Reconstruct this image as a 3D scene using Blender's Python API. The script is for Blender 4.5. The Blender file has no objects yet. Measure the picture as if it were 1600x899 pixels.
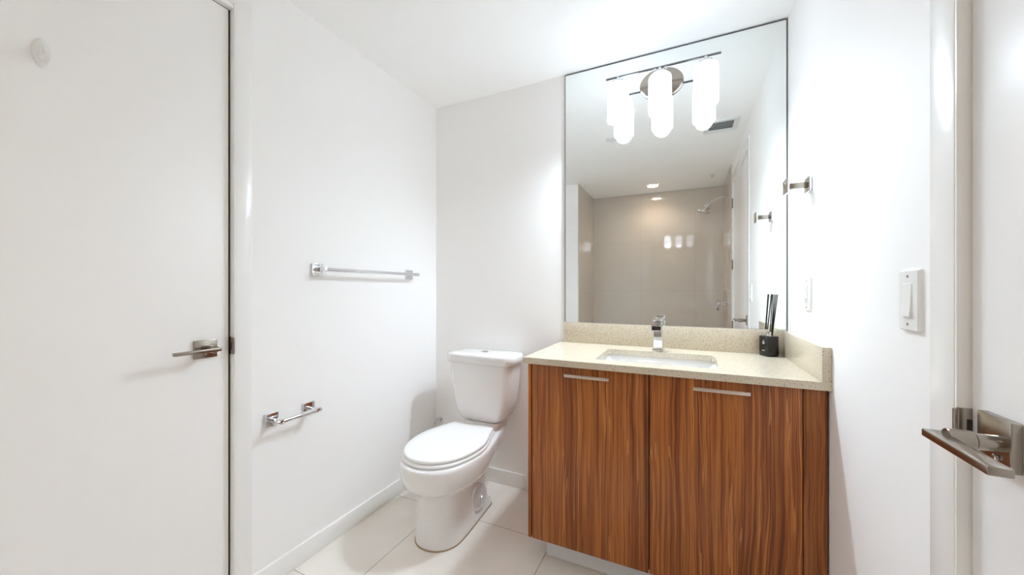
import bpy, bmesh, math, random
from mathutils import Vector, Matrix
PI = math.pi
sc = bpy.context.scene
COL = sc.collection

# ------------------------------------------------------------------ camera, world, exposure
cd = bpy.data.cameras.new('camera')
cam = bpy.data.objects.new('camera', cd); COL.objects.link(cam)
cam.location = (0, 0, 1.176)
cam.rotation_euler = (PI/2, 0, 0.4397)
cd.sensor_width = 36.0
cd.lens = 573.97/1600*36.0
cd.shift_y = 4.4/1600
cd.clip_start = 0.01
sc.camera = cam
w = bpy.data.worlds.new('world'); sc.world = w
w.use_nodes = True
w.node_tree.nodes['Background'].inputs[0].default_value = (1, 1, 1, 1)
w.node_tree.nodes['Background'].inputs[1].default_value = 0.05
vs = sc.view_settings
vs.view_transform = 'Standard'; vs.look = 'None'; vs.gamma = 1.0; vs.use_curve_mapping = False
vs.exposure = 2.62
cy = sc.cycles
cy.max_bounces = 24; cy.diffuse_bounces = 18; cy.glossy_bounces = 10; cy.transmission_bounces = 8
SHADE_EMIT = 0.62        # frosted glass shades of the vanity light
BULB_W = 4.6            # open-bottomed shades: downward throw of each bulb
CAN_W = 2.2             # its bulb's downward throw
CAN_EMIT = 6.0          # recessed light over the shower

# ------------------------------------------------------------------ materials
def lin(c):
    return tuple((v/255/12.92 if v/255 <= .04045 else ((v/255+.055)/1.055)**2.4) for v in c) + (1,)
def mat(name, rgb, rough=.5, metal=0, spec=.5, emit=None, strength=0, coat=0):
    m = bpy.data.materials.new(name); m.use_nodes = True
    b = m.node_tree.nodes['Principled BSDF']
    b.inputs['Base Color'].default_value = lin(rgb)
    b.inputs['Roughness'].default_value = rough
    b.inputs['Metallic'].default_value = metal
    b.inputs['Specular IOR Level'].default_value = spec
    b.inputs['Coat Weight'].default_value = coat
    if emit:
        b.inputs['Emission Color'].default_value = lin(emit)
        b.inputs['Emission Strength'].default_value = strength
    return m
class NT:
    def __init__(s, m):
        s.t = m.node_tree; s.b = s.t.nodes['Principled BSDF']
    def n(s, typ, **kw):
        x = s.t.nodes.new(typ)
        for k, v in kw.items(): setattr(x, k, v)
        return x
    def l(s, a, b): s.t.links.new(a, b)
    def math(s, op, a, b=None, c=None):
        x = s.n('ShaderNodeMath', operation=op)
        for i, v in enumerate((a, b, c)):
            if v is None: continue
            if isinstance(v, (int, float)): x.inputs[i].default_value = v
            else: s.l(v, x.inputs[i])
        return x.outputs[0]
    def mix(s, f, a, b):
        x = s.n('ShaderNodeMix', data_type='RGBA')
        for i, v in ((0, f), (6, a), (7, b)):
            if isinstance(v, (int, float)): x.inputs[i].default_value = v
            elif isinstance(v, tuple): x.inputs[i].default_value = v
            else: s.l(v, x.inputs[i])
        return x.outputs[2]
    def noise(s, vec, scale, detail=2, rough=.5, dist=0):
        x = s.n('ShaderNodeTexNoise')
        x.inputs['Scale'].default_value = scale; x.inputs['Detail'].default_value = detail
        x.inputs['Roughness'].default_value = rough; x.inputs['Distortion'].default_value = dist
        s.l(vec, x.inputs['Vector']); return x.outputs['Fac']
    def ramp(s, f, stops):
        x = s.n('ShaderNodeValToRGB'); e = x.color_ramp.elements
        while len(e) > 1: e.remove(e[-1])
        e[0].position, e[0].color = stops[0]
        for p, c in stops[1:]:
            k = e.new(p); k.color = c
        s.l(f, x.inputs[0]); return x.outputs[0]
    def coords(s, scale=(1, 1, 1), loc=(0, 0, 0)):
        g = s.n('ShaderNodeNewGeometry'); mp = s.n('ShaderNodeMapping')
        mp.inputs['Scale'].default_value = scale; mp.inputs['Location'].default_value = loc
        s.l(g.outputs['Position'], mp.inputs['Vector']); return mp.outputs[0]
    def objcoords(s, scale=(1, 1, 1)):
        g = s.n('ShaderNodeTexCoord'); mp = s.n('ShaderNodeMapping')
        mp.inputs['Scale'].default_value = scale
        s.l(g.outputs['Object'], mp.inputs['Vector']); return mp.outputs[0]
    def sep(s, v):
        x = s.n('ShaderNodeSeparateXYZ'); s.l(v, x.inputs[0]); return x.outputs
    def bump(s, h, strength, dist=.001):
        x = s.n('ShaderNodeBump'); x.inputs['Strength'].default_value = strength
        x.inputs['Distance'].default_value = dist
        s.l(h, x.inputs['Height']); s.l(x.outputs[0], s.b.inputs['Normal'])

def paint(name, rgb, rough, bump=.08):
    m = mat(name, rgb, rough); t = NT(m)
    c = t.coords()
    t.bump(t.noise(c, 260, 3), bump, .0006)
    return m
M = {}
M['wall'] = paint('white_wall_paint', (249, 248, 247), .6)
M['ceiling'] = paint('ceiling_paint', (251, 251, 251), .75)
M['trim'] = paint('semi_gloss_trim_paint', (246, 245, 243), .22, .02)
M['door'] = paint('semi_gloss_door_paint', (250, 248, 246), .42, .03)
M['door_gloss'] = paint('gloss_door_paint', (245, 243, 242), .26, .03)
M['porcelain'] = mat('white_porcelain', (240, 239, 238), .08, coat=.5)
M['seat'] = mat('white_seat_plastic', (246, 246, 246), .2)
M['plastic'] = mat('white_plastic', (240, 240, 238), .3)
M['cap'] = mat('pearl_plastic_cap', (234, 236, 241), .10, .3)
M['bar'] = mat('dark_chrome_bar', (120, 120, 122), .12, 1)
M['chrome'] = mat('polished_chrome', (222, 223, 226), .05, 1)
M['nickel'] = mat('satin_nickel', (166, 157, 147), .22, 1)
M['steel'] = mat('brushed_steel_bar', (214, 200, 188), .35, 1)
M['dark'] = mat('dark_gap', (40, 36, 32), .6)
M['black'] = mat('black_lacquered_bottle', (22, 20, 20), .18)
M['reed'] = mat('black_reed', (16, 15, 15), .6)
M['print'] = mat('silver_print', (205, 203, 200), .4)
M['mirror'] = mat('silvered_mirror', (246, 249, 248), 0.0, 1)
M['mirror_edge'] = mat('mirror_edge_grey', (96, 100, 100), .35, .6)
M['kick'] = mat('toe_kick_laminate', (226, 226, 228), .3)
M['shade'] = mat('frosted_glass_shade', (250, 250, 250), .25, emit=(225, 239, 255), strength=SHADE_EMIT)
for k, e in ((-1, 2.1), (1, .55)):   # shade glow made unequal on purpose, to even out the wall brightness
    M['shade%d' % k] = mat('frosted_glass_shade', (250, 250, 250), .25, emit=(225, 239, 255), strength=SHADE_EMIT*e)
M['shade0'] = M['shade']
M['lens'] = mat('downlight_lens', (250, 250, 250), .4, emit=(255, 226, 190), strength=CAN_EMIT)
M['caulk'] = mat('aged_caulk', (168, 146, 116), .7)
M['grille'] = mat('vent_white_metal', (232, 233, 234), .4)
M['void'] = mat('vent_duct_dark', (126, 128, 130), .8)

def tile_mat(name, base, grout, rough, ax, x0, dx, y0, dy, half=.0014, var=.03):
    """large format tile, grout lines at x0+k*dx and y0+k*dy along the two axes ax of world position"""
    m = mat(name, base, rough, spec=1.0 if rough < .1 else .5); t = NT(m)
    s = t.sep(t.coords())
    def line(o, o0, d):
        f = t.math('FRACT', t.math('DIVIDE', t.math('SUBTRACT', o, o0 - 50*d), d))
        f = t.math('ABSOLUTE', t.math('SUBTRACT', f, .5))
        return t.math('GREATER_THAN', f, .5 - half/d)
    g = t.math('MAXIMUM', line(s[ax[0]], x0, dx), line(s[ax[1]], y0, dy))
    n = t.noise(t.coords((2, 2, 2)), 3, 4)
    col = t.mix(n, lin(tuple(v*(1-var) for v in base)), lin(tuple(min(255, v*(1+var)) for v in base)))
    t.l(t.mix(g, col, lin(grout)), t.b.inputs['Base Color'])
    t.l(t.math('ADD', t.math('MULTIPLY', g, .5), rough), t.b.inputs['Roughness'])
    t.bump(t.math('SUBTRACT', 1.0, g), .25, .0008)
    return m
M['floor'] = tile_mat('beige_porcelain_floor_tile', (238, 233, 226), (142, 132, 118), .16, (0, 1), -1.2, .6375, 1.627, .62)
M['tile_xz'] = tile_mat('taupe_glossy_wall_tile', (205, 197, 187), (172, 163, 151), .04, (0, 2), .11, .61, 1.77, .6, .0012, .015)
M['tile_yz'] = tile_mat('taupe_glossy_wall_tile_side', (205, 197, 187), (172, 163, 151), .04, (1, 2), -.27, .61, 1.77, .6, .0012, .015)

def quartz():
    m = mat('beige_speckled_quartz', (216, 202, 174), .12); t = NT(m)
    c = t.coords()
    a = t.noise(c, 420, 2, .6)
    b = t.noise(c, 900, 1, .5)
    base = t.ramp(a, [(.32, lin((160, 138, 104))), (.43, lin((210, 198, 176))), (.60, lin((218, 208, 190))), (.72, lin((236, 230, 218)))])
    v = t.n('ShaderNodeTexVoronoi'); v.inputs['Scale'].default_value = 150
    t.l(c, v.inputs['Vector'])
    sep = t.n('ShaderNodeSeparateColor'); t.l(v.outputs['Color'], sep.inputs[0])
    d = t.math('MULTIPLY', t.math('LESS_THAN', v.outputs['Distance'], .25), t.math('GREATER_THAN', sep.outputs[0], .62))
    col = t.mix(t.math('MULTIPLY', d, .75), base, lin((112, 92, 66)))
    t.l(col, t.b.inputs['Base Color'])
    return m
M['quartz'] = quartz()
def wood(name, seed=0., tone=1.0):
    m = mat(name, (130, 76, 38), .33, spec=.4); t = NT(m)
    k = lambda c: lin(tuple(min(255, v*tone*1.24) for v in c))
    warp = t.noise(t.coords((3.0, 3.0, 1.1), (seed, 0, 0)), 1.7, 3)
    c0 = t.coords((1, 1, .014), (seed*3, 0, 0))
    # displace x by a slow noise so the stripes wander like sawn veneer
    cx = t.n('ShaderNodeVectorMath', operation='ADD')
    cb = t.n('ShaderNodeCombineXYZ')
    t.l(t.math('MULTIPLY', t.math('SUBTRACT', warp, .5), .05), cb.inputs[0])
    t.l(c0, cx.inputs[0]); t.l(cb.outputs[0], cx.inputs[1])
    broad = t.noise(cx.outputs[0], 15, 3, .6)
    fine = t.noise(cx.outputs[0], 85, 4, .65)
    hair = t.noise(t.coords((1, 1, .005), (seed, 0, 0)), 330, 2, .6)
    f = t.math('ADD', t.math('MULTIPLY', broad, .42), t.math('MULTIPLY', fine, .58))
    col = t.ramp(f, [(.36, k((82, 42, 20))), (.45, k((113, 62, 28))), (.52, k((136, 80, 38))), (.575, k((150, 92, 46))), (.60, k((112, 60, 28))), (.66, k((160, 102, 54))), (.75, k((120, 68, 32)))])
    col = t.mix(t.math('MULTIPLY', t.math('LESS_THAN', hair, .42), .55), col, k((76, 38, 18)))
    light = t.noise(cx.outputs[0], 58, 1, .4)
    band = t.math('LESS_THAN', t.math('ABSOLUTE', t.math('SUBTRACT', light, .58)), .012)
    col = t.mix(t.math('MULTIPLY', band, .48), col, k((176, 118, 66)))
    t.l(col, t.b.inputs['Base Color'])
    t.bump(hair, .12, .0005)
    return m
M['wood'] = wood('walnut_striped_veneer', 0)
M['wood2'] = wood('walnut_striped_veneer_right', 4.7)
M['wood3'] = wood('walnut_striped_veneer_filler', 9.1, .9)
M['wood_edge'] = wood('walnut_edge_band', 2.2, 1.12)

# ------------------------------------------------------------------ geometry helpers
def BM(): return bmesh.new()
def box(bm, x0, x1, y0, y1, z0, z1, bev=0, seg=2, R=None):
    t = bmesh.new()
    vs = [t.verts.new((x, y, z)) for x in (x0, x1) for y in (y0, y1) for z in (z0, z1)]
    for f in ((0, 1, 3, 2), (4, 6, 7, 5), (0, 4, 5, 1), (2, 3, 7, 6), (0, 2, 6, 4), (1, 5, 7, 3)):
        t.faces.new([vs[i] for i in f])
    if bev:
        bmesh.ops.bevel(t, geom=t.edges[:], offset=bev, segments=seg, profile=.5, affect='EDGES', clamp_overlap=True)
    if R is not None: t.transform(R)
    merge(bm, t); return bm
def merge(bm, t):
    me = bpy.data.meshes.new('tmp'); bmesh.ops.recalc_face_normals(t, faces=t.faces[:])
    t.to_mesh(me); t.free(); bm.from_mesh(me); bpy.data.meshes.remove(me)
def loft(bm, rings, cap0=True, cap1=True, closed=True):
    t = bmesh.new()
    vr = [[t.verts.new(p) for p in r] for r in rings]
    n = len(vr[0])
    for a, b in zip(vr, vr[1:]):
        for i in range(n if closed else n-1):
            j = (i+1) % n
            t.faces.new((a[i], a[j], b[j], b[i]))
    if cap0: t.faces.new(list(reversed(vr[0])))
    if cap1: t.faces.new(vr[-1])
    merge(bm, t); return bm
def frame(d):
    d = Vector(d).normalized()
    u = d.orthogonal().normalized(); return d, u, d.cross(u)
def lathe(bm, prof, o=(0, 0, 0), axis=(0, 0, 1), n=40, cap0=True, cap1=True, sx=1, sy=1, u=None):
    d, a, b = frame(axis)
    if u is not None:
        a = Vector(u).normalized(); b = d.cross(a)
    o = Vector(o)
    rings = []
    for r, h in prof:
        rings.append([o + d*h + a*(r*sx*math.cos(2*PI*i/n)) + b*(r*sy*math.sin(2*PI*i/n)) for i in range(n)])
    return loft(bm, rings, cap0, cap1)
def cyl(bm, p, q, r, n=24, bev=0):
    p, q = Vector(p), Vector(q); L = (q-p).length
    pr = [(r, 0), (r, L)] if not bev else [(r-bev, 0), (r, bev), (r, L-bev), (r-bev, L)]
    return lathe(bm, pr, p, q-p, n)
def tube(bm, pts, r, n=16):
    pts = [Vector(p) for p in pts]; rings = []
    u = None
    for i, p in enumerate(pts):
        d = (pts[min(i+1, len(pts)-1)] - pts[max(i-1, 0)]).normalized()
        if u is None: u = d.orthogonal().normalized()
        u = (u - d*u.dot(d)).normalized(); v = d.cross(u)
        rr = r[i] if isinstance(r, (list, tuple)) else r
        rings.append([p + u*(rr*math.cos(2*PI*k/n)) + v*(rr*math.sin(2*PI*k/n)) for k in range(n)])
    return loft(bm, rings)
def rrect(cx, cy, hx, hy, r, z, k=6):
    pts = []
    for sx, sy, a0 in ((1, 1, 0), (-1, 1, 90), (-1, -1, 180), (1, -1, 270)):
        for i in range(k+1):
            a = math.radians(a0 + 90*i/k)
            pts.append(Vector((cx+sx*(hx-r)+r*math.cos(a), cy+sy*(hy-r)+r*math.sin(a), z)))
    return pts

def link(name, me, m, parent):
    o = bpy.data.objects.new(name, me); COL.objects.link(o)
    if m: me.materials.append(m)
    if parent: o.parent = parent
    return o
def org(o):
    v = Vector((0, 0, 0))
    while o: v += Vector(o.location); o = o.parent
    return v
def part(name, bm, m, parent=None, origin=None, smooth=35, label=None):
    """one mesh object out of world-space geometry"""
    if parent is not None: off = org(parent)
    elif origin is not None: off = Vector(origin)
    else:
        xs = [v.co for v in bm.verts]
        lo = Vector([min(c[i] for c in xs) for i in range(3)]); hi = Vector([max(c[i] for c in xs) for i in range(3)])
        off = Vector(((lo.x+hi.x)/2, (lo.y+hi.y)/2, lo.z))
    bmesh.ops.recalc_face_normals(bm, faces=bm.faces[:])
    bm.transform(Matrix.Translation(-off))
    me = bpy.data.meshes.new(name); bm.to_mesh(me); bm.free()
    if smooth:
        for p in me.polygons: p.use_smooth = True
        me.set_sharp_from_angle(angle=math.radians(smooth))
    o = link(name, me, m, parent)
    if parent is None: o.location = off
    if label: o['label'] = label
    return o
def tag(o, label, cat, group=None, kind=None):
    o['label'] = label; o['category'] = cat
    if group: o['group'] = group
    if kind: o['kind'] = kind
    return o
def thing(name, label, cat, loc, group=None):
    o = bpy.data.objects.new(name, None); COL.objects.link(o)
    o.location = loc; o.empty_display_size = .05
    return tag(o, label, cat, group)
def struct(name, bm, m, label, cat):
    return tag(part(name, bm, m), label, cat, kind='structure')

# ------------------------------------------------------------------ room
XL, XR, YB, ZC = -1.4996, .4134, 2.0, 2.3866
YS = -.1157            # plane of the shower opening
YT = -.88              # tiled back wall of the shower
XS = -1.09             # tiled left wall of the shower
b = BM(); box(b, -1.75, .65, -1.05, 2.12, -.06, 0)
struct('floor', b, M['floor'], 'beige large-format floor tiles with thin grout lines', 'floor')
b = BM(); box(b, -1.75, .65, -1.05, 2.12, ZC, ZC+.06)
struct('ceiling', b, M['ceiling'], 'flat white painted ceiling', 'ceiling')
b = BM(); box(b, -1.75, .65, YB, YB+.1, 0, ZC)
struct('wall_back', b, M['wall'], 'white wall behind the toilet, mirror and vanity', 'wall')
# left wall with the opening of door_1
D1a, D1b, D1t = -.053, .790, 2.212
b = BM()
box(b, XL-.12, XL, D1b, YB, 0, ZC); box(b, XL-.12, XL, D1a, D1b, D1t, ZC); box(b, XL-.12, XL, YS-.1, D1a, 0, ZC)
struct('wall_left', b, M['wall'], 'white left wall carrying the towel bar and paper holder', 'wall')
D2a, D2b, D2t = -.056, .8705, 2.203
b = BM()
box(b, XR, XR+.12, D2b, YB, 0, ZC); box(b, XR, XR+.12, D2a, D2b, D2t, ZC); box(b, XR, XR+.12, YT-.1, D2a, 0, ZC)
struct('wall_right', b, M['wall'], 'white right wall carrying the switch, outlet and robe hook', 'wall')
b = BM(); box(b, XL, XS-.012, YT-.1, YS, 0, ZC)
struct('wall_rear', b, M['wall'], 'white wall end beside the shower, seen in the mirror', 'wall')
b = BM(); box(b, XS, XR-.012, YT-.1, YT, 0, ZC)
struct('wall_shower_back', b, M['tile_xz'], 'glossy taupe tiled back wall of the shower, seen in the mirror', 'wall')
b = BM(); box(b, XS-.012, XS, YT-.1, YS, 0, ZC)
struct('wall_shower_left', b, M['tile_yz'], 'narrow glossy taupe tiled side wall of the shower, beside the white wall end', 'wall')
b = BM(); box(b, XR-.012, XR, YT-.1, YS-.004, 0, ZC)
struct('wall_shower_right', b, M['tile_yz'], 'glossy taupe tiled side wall of the shower behind the shower head', 'wall')

# baseboards
def baseboard(name, pts, label):
    b = BM(); (x0, x1, y0, y1) = pts
    box(b, x0, x1, y0, y1, 0, .085, .003)
    struct(name, b, M['trim'], label, 'baseboard')
baseboard('baseboard_left', (XL, XL+.012, .8455, YB-.0005), 'white baseboard running along the left wall to the toilet corner')
baseboard('baseboard_back', (XL+.012, -.619, YB-.012, YB), 'white baseboard on the back wall behind the toilet')
baseboard('baseboard_rear', (XL+.012, XS-.014, YS, YS+.012), 'white baseboard under the white wall end beside the shower')

# door casings with their jamb linings
def casing(name, xw, s, ya, yb, zt, wd, label, th=.006, depth=.12):
    """s=+1: wall face looks to +x"""
    b = BM()
    xf = xw + s*th
    lo, hi = sorted((xw, xf))
    box(b, lo, hi, yb, yb+wd, 0, zt+wd, .0015)
    box(b, lo, hi, max(ya-wd, YS+.002), ya, 0, zt+wd, .0015)
    box(b, lo, hi, ya, yb, zt, zt+wd, .0015)
    jl, jh = sorted((xf - s*.001, xw - s*depth))
    box(b, jl, jh, yb-.004, yb, 0, zt); box(b, jl, jh, ya, ya+.004, 0, zt); box(b, jl, jh, ya, yb, zt-.004, zt)
    # stop behind the leaf
    sl, sh = sorted((xw - s*.066, xw - s*.085))
    box(b, sl, sh, yb-.016, yb-.004, 0, zt-.004); box(b, sl, sh, ya+.004, ya+.016, 0, zt-.004); box(b, sl, sh, ya, yb, zt-.016, zt-.004)
    return struct(name, b, M['trim'], label, 'door trim')
c1 = casing('trim_1', XL, 1, D1a, D1b, D1t+.021, .0565, 'flat white casing and jamb around the closed left door')
c2 = casing('trim_2', XR, -1, D2a, D2b, D2t, .068, 'flat glossy white casing and jamb around the right-hand door')

def strike(parent, x0, x1, y, z, s):
    b = BM()
    lo, hi = sorted((x0, x1))
    box(b, lo, hi, y-.0025, y+.0005, z-.031, z+.031, .001)
    o = part('strike_plate', b, M['nickel'], parent, label='satin nickel strike plate')
    b = BM(); lo, hi = sorted((x0+s*.001, x0+s*.011))
    cyl(b, (x0+s*.001, y-.003, z-.029), (x0+s*.001, y-.003, z+.029), .004, 12)
    part('strike_lip', b, M['nickel'], o)
    b = BM(); lo, hi = sorted((x0-s*.012, x0-s*.026))
    box(b, lo, hi, y-.0032, y-.002, z-.013, z+.013)
    part('strike_hole', b, M['dark'], o)

def lever_set(door, xf, s, y0, y1, z0, z1, th, xneck, ya, yb, zl, bw, bh, neck_y, neck_r, pin):
    """square rosette on the leaf face xf (room side s), neck and flat bar lever"""
    b = BM(); lo, hi = sorted((xf, xf+s*th))
    box(b, lo, hi, y0, y1, z0, z1, .0018)
    r = part('rosette', b, M['nickel'], door, label='square satin nickel rosette')
    b = BM(); lo, hi = sorted((xneck, xneck+s*bw))
    box(b, lo, hi, ya, yb, zl-bh, zl, .0015)
    lv = part('lever', b, M['nickel'], door, label='flat satin nickel lever handle')
    b = BM(); zc = zl-bh/2
    cyl(b, (xf+s*th, neck_y, zc), (xf+s*(th+.024), neck_y, zc), neck_r*.86, 28)
    cyl(b, (xf+s*(th+.025), neck_y, zc), (xneck+s*.003, neck_y, zc), neck_r, 28, .001)
    part('neck', b, M['nickel'], lv)
    b = BM(); cyl(b, (xf+s*th, neck_y + pin[0], z0+pin[1]), (xf+s*(th+.005), neck_y+pin[0], z0+pin[1]), .0045, 16, .001)
    part('privacy_pin', b, M['chrome'], r)

# left door (closed)
XF1 = -1.520
b = BM(); box(b, XF1-.04, XF1, D1a+.0065, D1b-.0105, .008, 2.209, .002)
d1 = struct('door_1', b, M['door'], 'closed flat white door at the far left with nickel lever', 'door')
lever_set(d1, XF1, 1, .6715, .7396, .9395, 1.0025, .010, -1.463, .592, .722, .9775, .016, .011, .708, .013, (-.004, .016))
strike(c1, XL+.004, XL-.03, D1b-.004, .972, 1)
# gap between leaf and jamb is real space, its darkness an added strip; hinges on the far side
def hinges(door, x, y):
    for z in (2.0, 1.42, .84, .25):
        b = BM(); 
        for i in range(5): cyl(b, (x, y, z-.045+i*.018), (x, y, z-.0275+i*.018), .0065, 14, .0008)
        cyl(b, (x, y, z-.048), (x, y, z+.048), .0035, 10)
        part('hinge', b, M['nickel'], door, label='satin nickel butt hinge')
hinges(d1, XL+.001, D1a+.009)
b = BM(); box(b, XF1-.03, XF1-.003, D1b-.0100, D1b-.0045, .01, 2.213)  # dark strip added to paint the shade inside the gap
box(b, XF1-.03, XF1-.003, D1a+.01, D1b-.010, 2.2095, 2.2145)
part('gap_shade_strip', b, M['dark'], d1, label='dark strip standing in for shade in the door gap')

XF2 = .4250
b = BM(); box(b, XF2, XF2+.04, D2a+.0065, D2b-.0065, .008, 2.197, .002)
d2 = struct('door_2', b, M['door_gloss'], 'closed flat white door at the right edge with nickel lever', 'door')
lever_set(d2, XF2, -1, .762, .8285, .918, .990, .0125, .3625, .662, .803, .958, .0235, .0115, .786, .0142, (.0, .014))
strike(c2, XR-.006, XR+.020, D2b-.004, .951, -1)
hinges(d2, XR-.006, D2a+.006)

# ------------------------------------------------------------------ mirror
ME = .0035
b = BM(); box(b, -.61+ME, .4115-ME, YB-.006, YB-.0005, .999, ZC-.004-ME)
mir = tag(part('mirror', b, M['mirror'], smooth=0), 'large frameless wall mirror above the vanity, reaching the ceiling', 'mirror')
b = BM()
box(b, -.61, -.61+ME, YB-.0075, YB-.0004, .999, ZC-.004); box(b, .4115-ME, .4115, YB-.0075, YB-.0004, .999, ZC-.004)
box(b, -.61+ME, .4115-ME, YB-.0075, YB-.0004, ZC-.004-ME, ZC-.004)
part('edge_channel', b, M['mirror_edge'], mir, smooth=0, label='thin dark grey mirror edge')

# ------------------------------------------------------------------ vanity
ZT = .888; ZU = .862; YF = 1.4525
van = thing('vanity_cabinet', 'dark walnut veneer vanity cabinet with two doors under the beige counter', 'cabinet', (-.1, 1.74, 0))
b = BM()
box(b, -.617, -.603, 1.476, 1.985, .1045, ZU-.001, .0008)
part('side_panel', b, M['wood_edge'], van)
b = BM(); box(b, -.6025, .408, 1.4975, 1.515, .105, ZU-.001); box(b, -.6, .408, 1.515, 1.985, .105, .121)
part('carcass', b, M['dark'], van, label='dark carcass behind the doors')
for (x0, x1, h0, h1, k) in ((-.5970, -.1245, -.449, -.268, 'wood'), (-.1205, .3445, .0267, .1995, 'wood2')):
    b = BM(); box(b, x0, x1, 1.475, 1.494, .1055, ZU-.0035, .0008)
    dr = part('door', b, M[k], van)
    b = BM(); box(b, h0, h1, 1.452, 1.458, .8205, .8325, .0008)
    for hx in (h0+.02, h1-.02): cyl(b, (hx, 1.456, .8265), (hx, 1.476, .8265), .004, 14)
    part('handle', b, M['steel'], dr, label='slim brushed steel bar handle')
b = BM(); box(b, .3475, .4085, 1.475, 1.494, .1055, ZU-.0035, .0008)
part('filler_panel', b, M['wood3'], van)
b = BM(); box(b, -.5565, .41, 1.5418, 1.557, 0.002, .1045); box(b, -.5565, -.541, 1.557, 1.985, 0.002, .1045)
part('toe_kick', b, M['kick'], van, label='pale laminate toe kick')

ct = thing('countertop', 'beige speckled quartz counter with splashes on the walnut vanity', 'countertop', (-.1, 1.73, ZU))
CX, CY, HX, HY = -.1115, 1.6875, .229, .1525
def holed(bm, x0, x1, y0, y1, z0, z1, hole):
    t = bmesh.new()
    o = [t.verts.new((x, y, z1)) for x, y in ((x0, y0), (x1, y0), (x1, y1), (x0, y1))]
    h = [t.verts.new((p.x, p.y, z1)) for p in hole]
    es = [t.edges.new((o[i], o[(i+1) % 4])) for i in range(4)] + [t.edges.new((h[i], h[(i+1) % len(h)])) for i in range(len(h))]
    bmesh.ops.triangle_fill(t, use_beauty=True, use_dissolve=False, edges=es)
    r = bmesh.ops.extrude_face_region(t, geom=t.faces[:])
    bmesh.ops.translate(t, verts=[v for v in r['geom'] if isinstance(v, bmesh.types.BMVert)], vec=(0, 0, z0-z1))
    merge(bm, t)
b = BM(); holed(b, -.631, XR-.0005, YF, YB-.0005, ZU, ZT, rrect(CX, CY, HX, HY, .018, 0))
part('slab', b, M['quartz'], ct)
b = BM(); box(b, -.612, XR-.0005, YB-.0205, YB-.0005, ZT+.0003, .9975, .0008)
part('backsplash', b, M['quartz'], ct)
b = BM(); box(b, .3885, XR-.0005, YF, YB-.021, ZT+.0003, .9975, .0008)
part('side_splash', b, M['quartz'], ct)

# undermount basin
b = BM()
rings = []
for (gx, z, r) in ((.012, ZU-.0005, .03), (.010, ZU-.0012, .028), (.006, ZU-.004, .026), (.0, ZU-.03, .03), (-.012, ZU-.09, .034), (-.03, ZU-.118, .04), (-.07, ZU-.128, .04), (-.12, ZU-.132, .02)):
    rings.append(rrect(CX, CY, HX+gx, HY+gx, r, z, 8))
loft(b, rings, False, True)
bas = thing('sink_basin', 'white rectangular undermount basin set into the beige counter', 'sink', (CX, CY, ZU-.14))
shell = part('bowl', b, M['porcelain'], bas, smooth=50)
md = shell.modifiers.new('thickness', 'SOLIDIFY'); md.thickness = .006; md.offset = -1
b = BM(); lathe(b, [(.0225, 0), (.0225, .003), (.018, .0045), (.017, .002), (.002, .002)], (CX, CY+.02, ZU-.1318), n=32)
part('drain', b, M['chrome'], bas, label='round chrome drain')

# faucet
FX = -.1160
fau = thing('basin_faucet', 'square chrome single-lever faucet behind the basin', 'faucet', (FX, 1.893, ZT))
b = BM(); box(b, FX-.025, FX+.025, 1.868, 1.918, ZT, ZT+.007, .0015)
part('base_plate', b, M['chrome'], fau)
b = BM(); box(b, FX-.0195, FX+.0195, 1.873, 1.913, ZT+.007, 1.0255, .002)
part('body', b, M['chrome'], fau)
b = BM()
ys0, ys1 = 1.765, 1.876
# open-topped trough spout
box(b, FX-.0225, FX+.0225, ys0, ys1, .992, .997, .001)
box(b, FX-.0225, FX-.0180, ys0, ys1, .997, 1.0125, .001); box(b, FX+.0180, FX+.0225, ys0, ys1, .997, 1.0125, .001)
box(b, FX-.0225, FX+.0225, ys0+.012, ys1, 1.0125, 1.0165, .001)
sp = part('spout', b, M['chrome'], fau)
b = BM(); box(b, FX-.0178, FX+.0178, ys0+.008, ys0+.02, .9972, 1.0123)
part('outlet_slot', b, M['dark'], sp, label='dark slot of the spout')
b = BM(); box(b, FX-.0205, FX+.0205, 1.871, 1.915, 1.0275, 1.047, .002)
box(b, FX-.0185, FX+.0185, 1.800, 1.875, 1.0385, 1.0465, .0018, R=None)
part('lever_handle', b, M['chrome'], fau)

# reed diffuser (turned box bottle)
DX, DY = .3340, 1.9400
dif = thing('reed_diffuser', 'black box-shaped reed diffuser bottle with black sticks on the counter corner', 'diffuser', (DX, DY, ZT))
Rz = Matrix.Translation((DX, DY, 0)) @ Matrix.Rotation(math.radians(31), 4, 'Z')
s_ = .0255
b = BM(); box(b, -s_, s_, -s_, s_, ZT, ZT+.088, .003, 2, R=Rz)
bot = part('bottle', b, M['black'], dif)
b = BM(); lathe(b, [(.008, 0), (.0125, .001), (.0125, .005), (.010, .007), (.010, .013), (.0115, .014), (.0115, .018), (.009, .019)], (DX, DY, ZT+.087), n=28)
part('collar', b, M['chrome'], dif, label='chrome collar')
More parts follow.
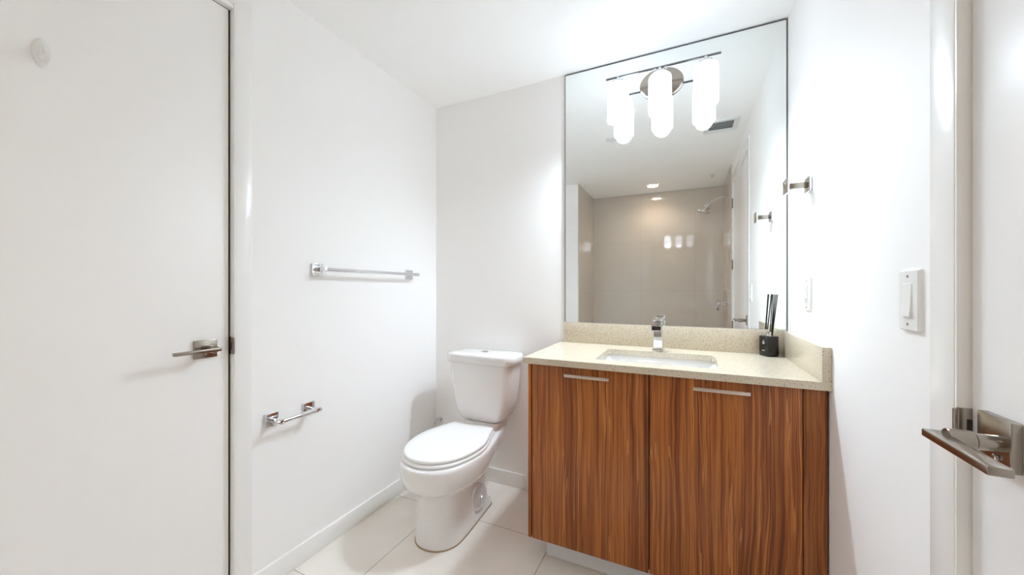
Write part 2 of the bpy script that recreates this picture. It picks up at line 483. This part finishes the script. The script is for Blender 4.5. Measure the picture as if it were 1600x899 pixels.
# print on the face that looks at the room's left side
b = BM(); xx = -s_-.0004
def pbox(x0, x1, z0, z1): box(b, xx-.0001, xx+.0002, -x1, -x0, z0, z1, R=Rz)
for i in range(5): pbox(-.0055+i*.0022, -.0055+i*.0022+.0012, ZT+.060, ZT+.0655-.0012*abs(i-2))
pbox(-.0058, .0060, ZT+.0565, ZT+.0585); pbox(-.0045, .0045, ZT+.0525, ZT+.0550); pbox(-.0012, .0012, ZT+.0665, ZT+.0705)
part('crest_print', b, M['print'], bot, label='small silver crest'); b = BM()
for x0, x1 in ((-.0075, -.004), (-.003, .0005), (.0015, .004), (.005, .0075)): pbox(x0, x1, ZT+.0235, ZT+.0265)
part('line_print', b, M['print'], bot, label='short silver line of print')
zt = 1.158
for (bx, by, tx, ty) in ((-.001, .002, .0150, .004), (.0025, -.003, .0190, -.006), (.004, .003, .0275, .008), (.005, -.002, .0310, -.003)):
    b = BM(); cyl(b, (DX+bx, DY+by, ZT+.02), (DX+tx, DY+ty, zt), .0021, 10)
    part('reed', b, M['reed'], dif)

# ------------------------------------------------------------------ toilet
TX = -1.062
def outline(yf, y0, yb, w, wb, z, rb=.03, nf=22, ns=12, nb=6, p=2.15, dx=0.):
    """egg-shaped horizontal slice: elliptic nose, sides easing to the back width, rounded back corners"""
    R = []
    for i in range(nf):
        a = -PI/2 + PI/2*i/nf
        c, s = math.cos(a), math.sin(a)
        R.append((w*abs(c)**(2/p), y0 + (y0-yf)*(-abs(s)**(2/p))))
    ye = yb - rb
    for i in range(ns+1):
        t = i/ns; e = t*t*(3-2*t)*.6 + t*t*.4
        R.append((w + (wb-w)*e, y0 + (ye-y0)*t))
    for i in range(1, nb+1):
        a = PI/2*i/nb
        R.append((wb - rb + rb*math.cos(a), ye + rb*math.sin(a)))
    pts = [Vector((TX+dx+x, y, z)) for x, y in R] + [Vector((TX+dx-x, y, z)) for x, y in reversed(R[1:])]
    return pts
toi = thing('toilet', 'white two-piece toilet with closed lid between left wall and vanity', 'toilet', (TX, 1.6, 0))
b = BM()
sl = [(.004, 1.335, 1.46, 1.80, .1165, .100), (.030, 1.337, 1.46, 1.797, .1155, .098), (.040, 1.339, 1.455, 1.79, .114, .088), (.12, 1.347, 1.455, 1.78, .110, .070),
(.20, 1.353, 1.46, 1.78, .1095, .070), (.230, 1.350, 1.47, 1.79, .112, .076), (.245, 1.338, 1.485, 1.82, .124, .088), (.257, 1.317, 1.505, 1.85, .148, .100),
      (.272, 1.288, 1.52, 1.88, .172, .108), (.292, 1.270, 1.53, 1.90, .185, .112), (.32, 1.261, 1.53, 1.93, .191, .116), (.35, 1.257, 1.53, 1.95, .193, .119), (.374, 1.256, 1.53, 1.96, .193, .121),
      (.385, 1.259, 1.53, 1.96, .190, .119), (.390, 1.266, 1.53, 1.957, .184, .115)]
loft(b, [outline(yf, y0, yb, w_, wb, z, dx=-.005*min(1, max(0, (z-.23)/.05))) for z, yf, y0, yb, w_, wb in sl])
# raised deck under the tank
loft(b, [outline(1.79, 1.86, 1.96, .118, .115, .385, .02), outline(1.795, 1.86, 1.96, .116, .113, .425, .02)])
bowl = part('bowl', b, M['porcelain'], toi, smooth=60)
b = BM(); loft(b, [outline(1.331, 1.46, 1.803, .1195, .103, 0), outline(1.333, 1.46, 1.802, .118, .1015, .0055)])
part('floor_seal', b, M['caulk'], toi, label='brownish sealant line at the floor')
b = BM()
lathe(b, [(.0, .0), (.050, .0), (.0655, .004), (.0655, .030), (.060, .036), (.045, .039), (.012, .0405), (.012, .0435), (.008, .0465), (.0, .0468)], (-.9880, 1.640, .112), (1, -.10, .05), 40, False, False)
cov = part('trapway_cover', b, M['cap'], toi, label='round white cover on the side of the base')
b = BM(); lathe(b, [(.0, 0), (.0085, 0), (.0085, .007), (.006, .010), (0, .0105)], (-.9420, 1.6355, .1145), (1, -.10, .05), 8, False, False)
part('cover_bolt', b, M['chrome'], cov)
b = BM()
loft(b, [outline(1.283, 1.545, 1.782, .187, .130, z, .014, dx=-.011) for z in (.3925,)] + [outline(1.279, 1.545, 1.785, .190, .133, .396, .014, dx=-.011), outline(1.279, 1.545, 1.785, .190, .133, .4035, .014, dx=-.011), outline(1.285, 1.545, 1.781, .185, .128, .4075, .014, dx=-.011)])
part('seat', b, M['seat'], toi, smooth=60)
b = BM()
def lidring(d, z): return outline(1.287+d, 1.548, 1.779-d, .186-d, .130-d, z, .014, dx=-.011)
loft(b, [lidring(.004, .4100), lidring(0, .4125), lidring(0, .4205), lidring(.003, .4245), lidring(.010, .4265), lidring(.04, .428), lidring(.09, .4285)])
part('lid', b, M['seat'], toi, smooth=60)
for sx in (-.075, .075):
    b = BM(); box(b, TX+sx-.02, TX+sx+.02, 1.772, 1.792, .391, .412, .004); part('seat_hinge', b, M['seat'], toi)
b = BM()
def tank(hw, yf, yb, z, r): return rrect(TX, (yf+yb)/2, hw, (yb-yf)/2, r, z, 8)
def bowed(ring, hw, amt):
    for p in ring:
        t = (p.x-TX)/hw
        if p.y < 1.86: p.y -= amt*(1-t*t)
    return ring
loft(b, [bowed(tank(hw, yf, yb, z, r), hw, .012) for hw, yf, yb, z, r in
    ((.090, 1.840, 1.950, .4265, .03), (.112, 1.828, 1.960, .4285, .035), (.130, 1.820, 1.968, .436, .04), (.150, 1.813, 1.974, .456, .045), (.168, 1.808, 1.977, .49, .045), (.181, 1.804, 1.98, .54, .045), (.194, 1.801, 1.982, .64, .045), (.203, 1.80, 1.983, .758, .045))])
part('tank', b, M['porcelain'], toi, smooth=60)
b = BM()
loft(b, [bowed(tank(hw, yf, yb, z, r), hw, .012) for hw, yf, yb, z, r in
    ((.210, 1.793, 1.984, .7585, .045), (.217, 1.786, 1.986, .762, .05), (.219, 1.784, 1.986, .785, .05), (.219, 1.784, 1.986, .801, .05), (.215, 1.788, 1.984, .809, .048), (.205, 1.797, 1.978, .8125, .042), (.15, 1.83, 1.95, .8140, .03))])
tl = part('tank_lid', b, M['porcelain'], toi, smooth=60)
b = BM(); lathe(b, [(.0, 0), (.022, 0), (.022, .003), (.0195, .005), (.0185, .0042), (.0, .0052)], (TX, 1.885, .8135), n=32, cap0=False, cap1=False)
bt = part('flush_button', b, M['chrome'], tl, label='chrome dual flush button')
b = BM(); box(b, TX-.0006, TX+.0006, 1.867, 1.903, .8175, .8188); part('button_split', b, M['dark'], bt)

# water supply stop behind the toilet
sv = thing('supply_valve', 'small chrome stop valve low on the back wall behind the toilet', 'valve', (-1.462, 1.995, .30))
b = BM(); lathe(b, [(.022, 0), (.022, .002), (.012, .006), (.010, .006)], (-1.462, 1.9995, .315), (0, -1, 0), 24)
part('flange', b, M['chrome'], sv)
b = BM(); cyl(b, (-1.462, 1.994, .315), (-1.462, 1.955, .315), .008, 16); cyl(b, (-1.462, 1.962, .305), (-1.462, 1.962, .342), .0085, 16, .001)
part('body', b, M['chrome'], sv)
b = BM(); lathe(b, [(.013, 0), (.015, .003), (.015, .010), (.012, .013)], (-1.462, 1.955, .315), (0, -1, 0), 12, sy=.6)
part('handle', b, M['chrome'], sv)

# ------------------------------------------------------------------ left wall accessories
def plate(bm, x, s, yc, zc, h, th):
    lo, hi = sorted((x, x+s*th)); box(bm, lo, hi, yc-h, yc+h, zc-h, zc+h, .0018)
tb = thing('towel_bar', 'chrome towel bar with square plates on the left wall', 'towel bar', (XL, 1.42, 1.27))
for yc in (1.121, 1.729):
    b = BM(); plate(b, XL, 1, yc, 1.269, .0275, .010); mp = part('mounting_plate', b, M['chrome'], tb)
    b = BM(); box(b, XL+.010, -1.432, yc-.0095, yc+.0095, 1.2595, 1.2785, .0015); part('post', b, M['chrome'], mp)
b = BM(); cyl(b, (-1.441, 1.131, 1.269), (-1.441, 1.7195, 1.269), .0085, 24); part('bar', b, M['chrome'], tb)
b = BM(); cyl(b, (-1.441, 1.739, 1.269), (-1.441, 1.752, 1.269), .0085, 24, .001); part('end_cap', b, M['chrome'], tb)

tp = thing('toilet_paper_holder', 'empty chrome paper roll holder with two square plates on the left wall', 'paper holder', (XL, 1.0, .66))
for yc in (.9185, 1.079):
    b = BM(); plate(b, XL, 1, yc, .6585, .0265, .010); mp = part('mounting_plate', b, M['chrome'], tp)
    b = BM(); box(b, XL+.010, -1.427, yc-.0085, yc+.0085, .650, .667, .0015); part('post', b, M['chrome'], mp)
for ya, yb in ((.903, .910), (1.0875, 1.094)):
    b = BM(); cyl(b, (-1.436, ya, .6585), (-1.436, yb, .6585), .010, 24, .001); part('end_cap', b, M['chrome'], tp)
b = BM(); cyl(b, (-1.436, .927, .6585), (-1.436, 1.004, .6585), .0085, 24, .0008); cyl(b, (-1.436, 1.004, .6585), (-1.436, 1.0705, .6585), .0105, 24, .001)
part('roller', b, M['chrome'], tp)

# adhesive hook on the left door
AH = thing('adhesive_hook', 'white oval stick-on hook high on the left door', 'hook', (XF1, .345, 1.795))
b = BM(); lathe(b, [(.0, 0), (1, 0), (1, .003), (.93, .007), (.7, .0105), (.35, .012), (0, .0122)], (XF1, .345, 1.795), (1, 0, 0), 40, False, False, sx=.0165, sy=.038, u=(0, 1, 0))
part('base', b, M['plastic'], AH)
b = BM(); tube(b, [(XF1+.010, .345, 1.812), (XF1+.014, .345, 1.795), (XF1+.019, .345, 1.780), (XF1+.028, .345, 1.772), (XF1+.037, .345, 1.775), (XF1+.041, .345, 1.787)], [.005, .007, .008, .008, .007, .005], 14)
part('hook', b, M['plastic'], AH, smooth=60)

# ------------------------------------------------------------------ right wall accessories
rh = thing('robe_hook', 'chrome robe hook with square plates on the right wall by the mirror', 'hook', (XR, 1.673, 1.56))
b = BM(); plate(b, XR, -1, 1.673, 1.561, .0265, .011); part('mounting_plate', b, M['chrome'], rh)
b = BM(); box(b, .346, XR-.011, 1.664, 1.682, 1.551, 1.571, .0015); part('arm', b, M['nickel'], rh)
b = BM(); box(b, .3365, .3465, 1.6465, 1.6995, 1.5345, 1.5875, .0015); part('end_plate', b, M['chrome'], rh)
b = BM(); cyl(b, (.3465, 1.673, 1.546), (.353, 1.673, 1.546), .0075, 16, .001); part('peg', b, M['chrome'], rh)

def wallplate(name, label, cat, yc, zc, hy, hz):
    t = thing(name, label, cat, (XR, yc, zc))
    b = BM(); r0 = rrect(0, 0, hy, hz, .004, 0); r1 = rrect(0, 0, hy, hz, .004, .004); r2 = rrect(0, 0, hy-.003, hz-.003, .003, .0075)
    loft(b, [[Vector((XR-p.z, yc+p.x, zc+p.y)) for p in r] for r in (r0, r1, r2)])
    part('cover_plate', b, M['plastic'], t)
    for dz in (.048, -.048):
        b = BM(); lathe(b, [(.003, 0), (.003, .0008), (.0018, .0014)], (XR-.0074, yc, zc+dz), (-1, 0, 0), 14); part('screw', b, M['nickel'], t)
    return t
sw = wallplate('light_switch', 'white rocker light switch on the right wall beside the door casing', 'switch', 1.008, 1.156, .0365, .0615)
yc, zc = 1.008, 1.156
b = BM(); box(b, XR-.0082, XR-.0070, yc-.0172, yc+.0172, zc-.0345, zc+.0345, .0004); part('rocker_frame', b, M['plastic'], sw)
b = BM(); t = bmesh.new()
prof = [(XR-.0075, zc-.0325), (XR-.0122, zc-.0325), (XR-.0098, zc+.0), (XR-.0088, zc+.0325), (XR-.0075, zc+.0325)]
loft(b, [[Vector((x, yc-.0155, z)) for x, z in prof], [Vector((x, yc+.0155, z)) for x, z in prof]])
part('rocker', b, M['plastic'], sw, smooth=10)
b = BM(); box(b, XR-.0079, XR-.00785, yc-.0165, yc+.0165, zc-.0337, zc+.0337)
ot = wallplate('wall_outlet', 'white rectangular power outlet on the right wall above the side splash', 'outlet', 1.686, 1.162, .0355, .0615)
yc, zc = 1.686, 1.162
b = BM(); box(b, XR-.0105, XR-.0070, yc-.0165, yc+.0165, zc-.0335, zc+.0335, .001); fc = part('socket_face', b, M['plastic'], ot)
for dz in (.02, -.02):
    b = BM()
    for dy in (-.006, .006): box(b, XR-.0108, XR-.0104, yc+dy-.0009, yc+dy+.0009, zc+dz-.004, zc+dz+.004)
    cyl(b, (XR-.0104, yc, zc+dz-.009), (XR-.0108, yc, zc+dz-.009), .0022, 12)
    part('socket_slots', b, M['dark'], fc)
b = BM(); box(b, XR-.0122, XR-.0104, yc-.007, yc+.007, zc-.0032, zc+.0032, .0006); part('test_button', b, M['plastic'], fc)

# ------------------------------------------------------------------ vanity light on the mirror
VX, VY, VZ = -.107, 1.897, 2.245
vl = thing('vanity_light', 'three-shade chrome light bar with glowing white glass cylinders on the mirror', 'light fixture', (VX, YB-.0075, 2.2))
b = BM(); lathe(b, [(1, 0), (1, .006), (.97, .013), (.90, .016), (.001, .0175)], (VX, YB-.0075, 2.215), (0, -1, 0), 56, sx=.1025, sy=.0765, u=(1, 0, 0))
part('canopy', b, M['nickel'], vl)
b = BM()
for dx in (-.024, .024): box(b, VX+dx-.006, VX+dx+.006, VY-.003, YB-.02, VZ-.010, VZ, .001)
part('bracket', b, M['chrome'], vl)
b = BM(); box(b, VX-.2555, VX+.2555, VY-.004, VY+.004, VZ-.001, VZ+.006, .001)
part('bar', b, M['bar'], vl)
for k in (-1, 0, 1):
    x = VX + k*.1955 - .001
    b = BM(); lathe(b, [(.008, 0), (.008, -.016), (.030, -.022), (.036, -.030), (.036, -.036)], (x, VY, VZ), n=32)
    part('socket_cap', b, M['chrome'], vl)
    b = BM()
    prof = [(.030, 2.2115), (.042, 2.208), (.0495, 2.2005), (.0520, 2.188), (.0525, 2.10), (.0520, 2.032), (.0512, 2.0275), (.0490, 2.0275), (.0490, 2.10), (.0480, 2.19), (.030, 2.2075)]
    lathe(b, prof, (x, VY, 0), n=48, cap0=False, cap1=False)
    sh = part('shade', b, M['shade%d' % k], vl, smooth=50, label='glowing white glass cylinder shade')
    ld = bpy.data.lights.new('bulb', 'SPOT'); ld.energy = BULB_W*(1.85, .6, .1)[k+1]; ld.spot_size = math.radians(172); ld.spot_blend = 1.0  # bulb powers made unequal to balance left and right walls
    ld.shadow_soft_size = .045; ld.color = (.77, .89, 1)
    lo = bpy.data.objects.new('bulb', ld); COL.objects.link(lo); lo.parent = vl
    lo.location = Vector((x, VY, 2.03)) - Vector(vl.location)

# ------------------------------------------------------------------ ceiling fittings (seen in the mirror)
cl = thing('recessed_ceiling_light', 'round warm recessed downlight in the ceiling over the shower', 'ceiling light', (-.336, -.555, ZC))
b = BM(); lathe(b, [(.058, -.0005), (.060, -.004), (.072, -.006), (.079, -.003), (.080, -.0005)], (-.336, -.555, ZC), n=48, cap0=False, cap1=False)
part('trim_ring', b, M['grille'], cl)
b = BM(); lathe(b, [(.059, -.0008), (.056, -.003), (.001, -.004)], (-.336, -.555, ZC), n=48)
part('lens', b, M['lens'], cl)
ld = bpy.data.lights.new('downlight_bulb', 'SPOT'); ld.energy = CAN_W; ld.spot_size = math.radians(150); ld.spot_blend = .8
ld.shadow_soft_size = .05; ld.color = (1, .80, .60)
lo = bpy.data.objects.new('downlight_bulb', ld); COL.objects.link(lo); lo.parent = cl; lo.location = (0, 0, -.0105)
ve = thing('ceiling_vent', 'square white slatted exhaust vent in the ceiling, seen in the mirror', 'vent', (.240, .912, ZC))
vx, vy, vh = .240, .912, .112
b = BM()
for (x0, x1, y0, y1) in ((-vh, vh, -vh, -vh+.035), (-vh, vh, vh-.035, vh), (-vh, -vh+.035, -vh+.035, vh-.035), (vh-.035, vh, -vh+.035, vh-.035)):
    box(b, vx+x0, vx+x1, vy+y0, vy+y1, ZC-.012, ZC-.0005, .001)
part('frame', b, M['grille'], ve)
b = BM(); box(b, vx-.078, vx+.078, vy-.078, vy+.078, ZC-.0025, ZC-.0006); part('duct', b, M['void'], ve)
for i in range(5):
    y = vy - .062 + i*.031
    b = BM(); box(b, -.077, .077, -.009, .009, -.0008, .0008, R=Matrix.Translation((vx, y, ZC-.008)) @ Matrix.Rotation(math.radians(-28), 4, 'X'))
    part('slat', b, M['grille'], ve)
b = BM(); lathe(b, [(.0, -.006), (.036, -.006), (.042, -.004), (.042, -.0005)], (-.535, .975, ZC), n=40, cap0=False)
tag(part('sprinkler_cover_plate', b, M['grille']), 'flat white disc on the ceiling, seen in the mirror below the left glass shade', 'ceiling fitting')
def sprinkler(x, y, label):
    t = thing('fire_sprinkler', label, 'sprinkler', (x, y, ZC))
    b = BM(); lathe(b, [(.030, -.0005), (.030, -.003), (.014, -.009), (.010, -.010)], (x, y, ZC), n=28); part('escutcheon', b, M['grille'], t)
    b = BM(); cyl(b, (x, y, ZC-.009), (x, y, ZC-.018), .008, 14); box(b, x-.010, x-.007, y-.002, y+.002, ZC-.028, ZC-.012); box(b, x+.007, x+.010, y-.002, y+.002, ZC-.028, ZC-.012)
    part('body', b, M['chrome'], t)
    b = BM(); lathe(b, [(.014, 0), (.014, -.002)], (x, y, ZC-.0275), n=20); part('deflector', b, M['chrome'], t)
sprinkler(.260, -.367, 'small chrome sprinkler head in the shower ceiling, above the shower head')

# ------------------------------------------------------------------ shower fittings (seen in the mirror)
XW = XR-.012; SY = -.56
shh = thing('overhead_shower', 'chrome shower head on a curved arm from the tiled side wall', 'shower', (XW, SY, 2.18))
b = BM(); lathe(b, [(.030, 0), (.030, .003), (.020, .009), (.012, .011)], (XW-.0002, SY, 2.18), (-1, 0, 0), 28); part('flange', b, M['chrome'], shh)
arm = []
for i in range(11):
    a = math.radians(50)*i/10
    arm.append((XW-.055-.105*math.sin(a), SY, 2.18-.105*(1-math.cos(a))))
e = Vector(arm[-1]); dv = Vector((-math.cos(math.radians(50)), 0, -math.sin(math.radians(50))))
b = BM(); tube(b, [(XW-.008, SY, 2.18)] + arm + [tuple(e+dv*.03)], .0095, 14); part('arm', b, M['chrome'], shh, smooth=60)
p = e+dv*.028
b = BM(); lathe(b, [(.014, 0), (.020, .004), (.034, .012), (.036, .020), (.036, .052), (.030, .060), (.018, .064), (.013, .066), (.013, .080)], p, dv, 28); part('filter_body', b, M['chrome'], shh)
hd = Vector((-.32, 0, -.95)).normalized(); q = p+dv*.088
b = BM(); lathe(b, [(.012, -.016), (.018, -.004), (.030, .004), (.062, .010), (.066, .014), (.066, .026), (.062, .029), (.01, .030)], q, hd, 36); part('spray_plate', b, M['chrome'], shh)
shv = thing('shower_valve', 'chrome lever shower valve on the tiled side wall, seen in the mirror', 'shower valve', (XW, SY, 1.035))
b = BM(); lathe(b, [(.082, 0), (.082, .003), (.076, .008), (.03, .010)], (XW-.0002, SY, 1.035), (-1, 0, 0), 40); part('escutcheon', b, M['chrome'], shv)
b = BM(); lathe(b, [(.028, 0), (.028, .040), (.024, .044)], (XW-.009, SY, 1.035), (-1, 0, 0), 28); part('stem', b, M['chrome'], shv)
b = BM(); lathe(b, [(.022, 0), (.026, .003), (.026, .032), (.022, .036)], (XW-.058, SY, 1.035), (-1, 0, 0), 28); cyl(b, (XW-.050, SY, 1.035), (XW-.060, SY, 1.035), .014, 20); box(b, XW-.088, XW-.066, SY-.007, SY+.007, .955, 1.02, .002)
part('lever', b, M['chrome'], shv)
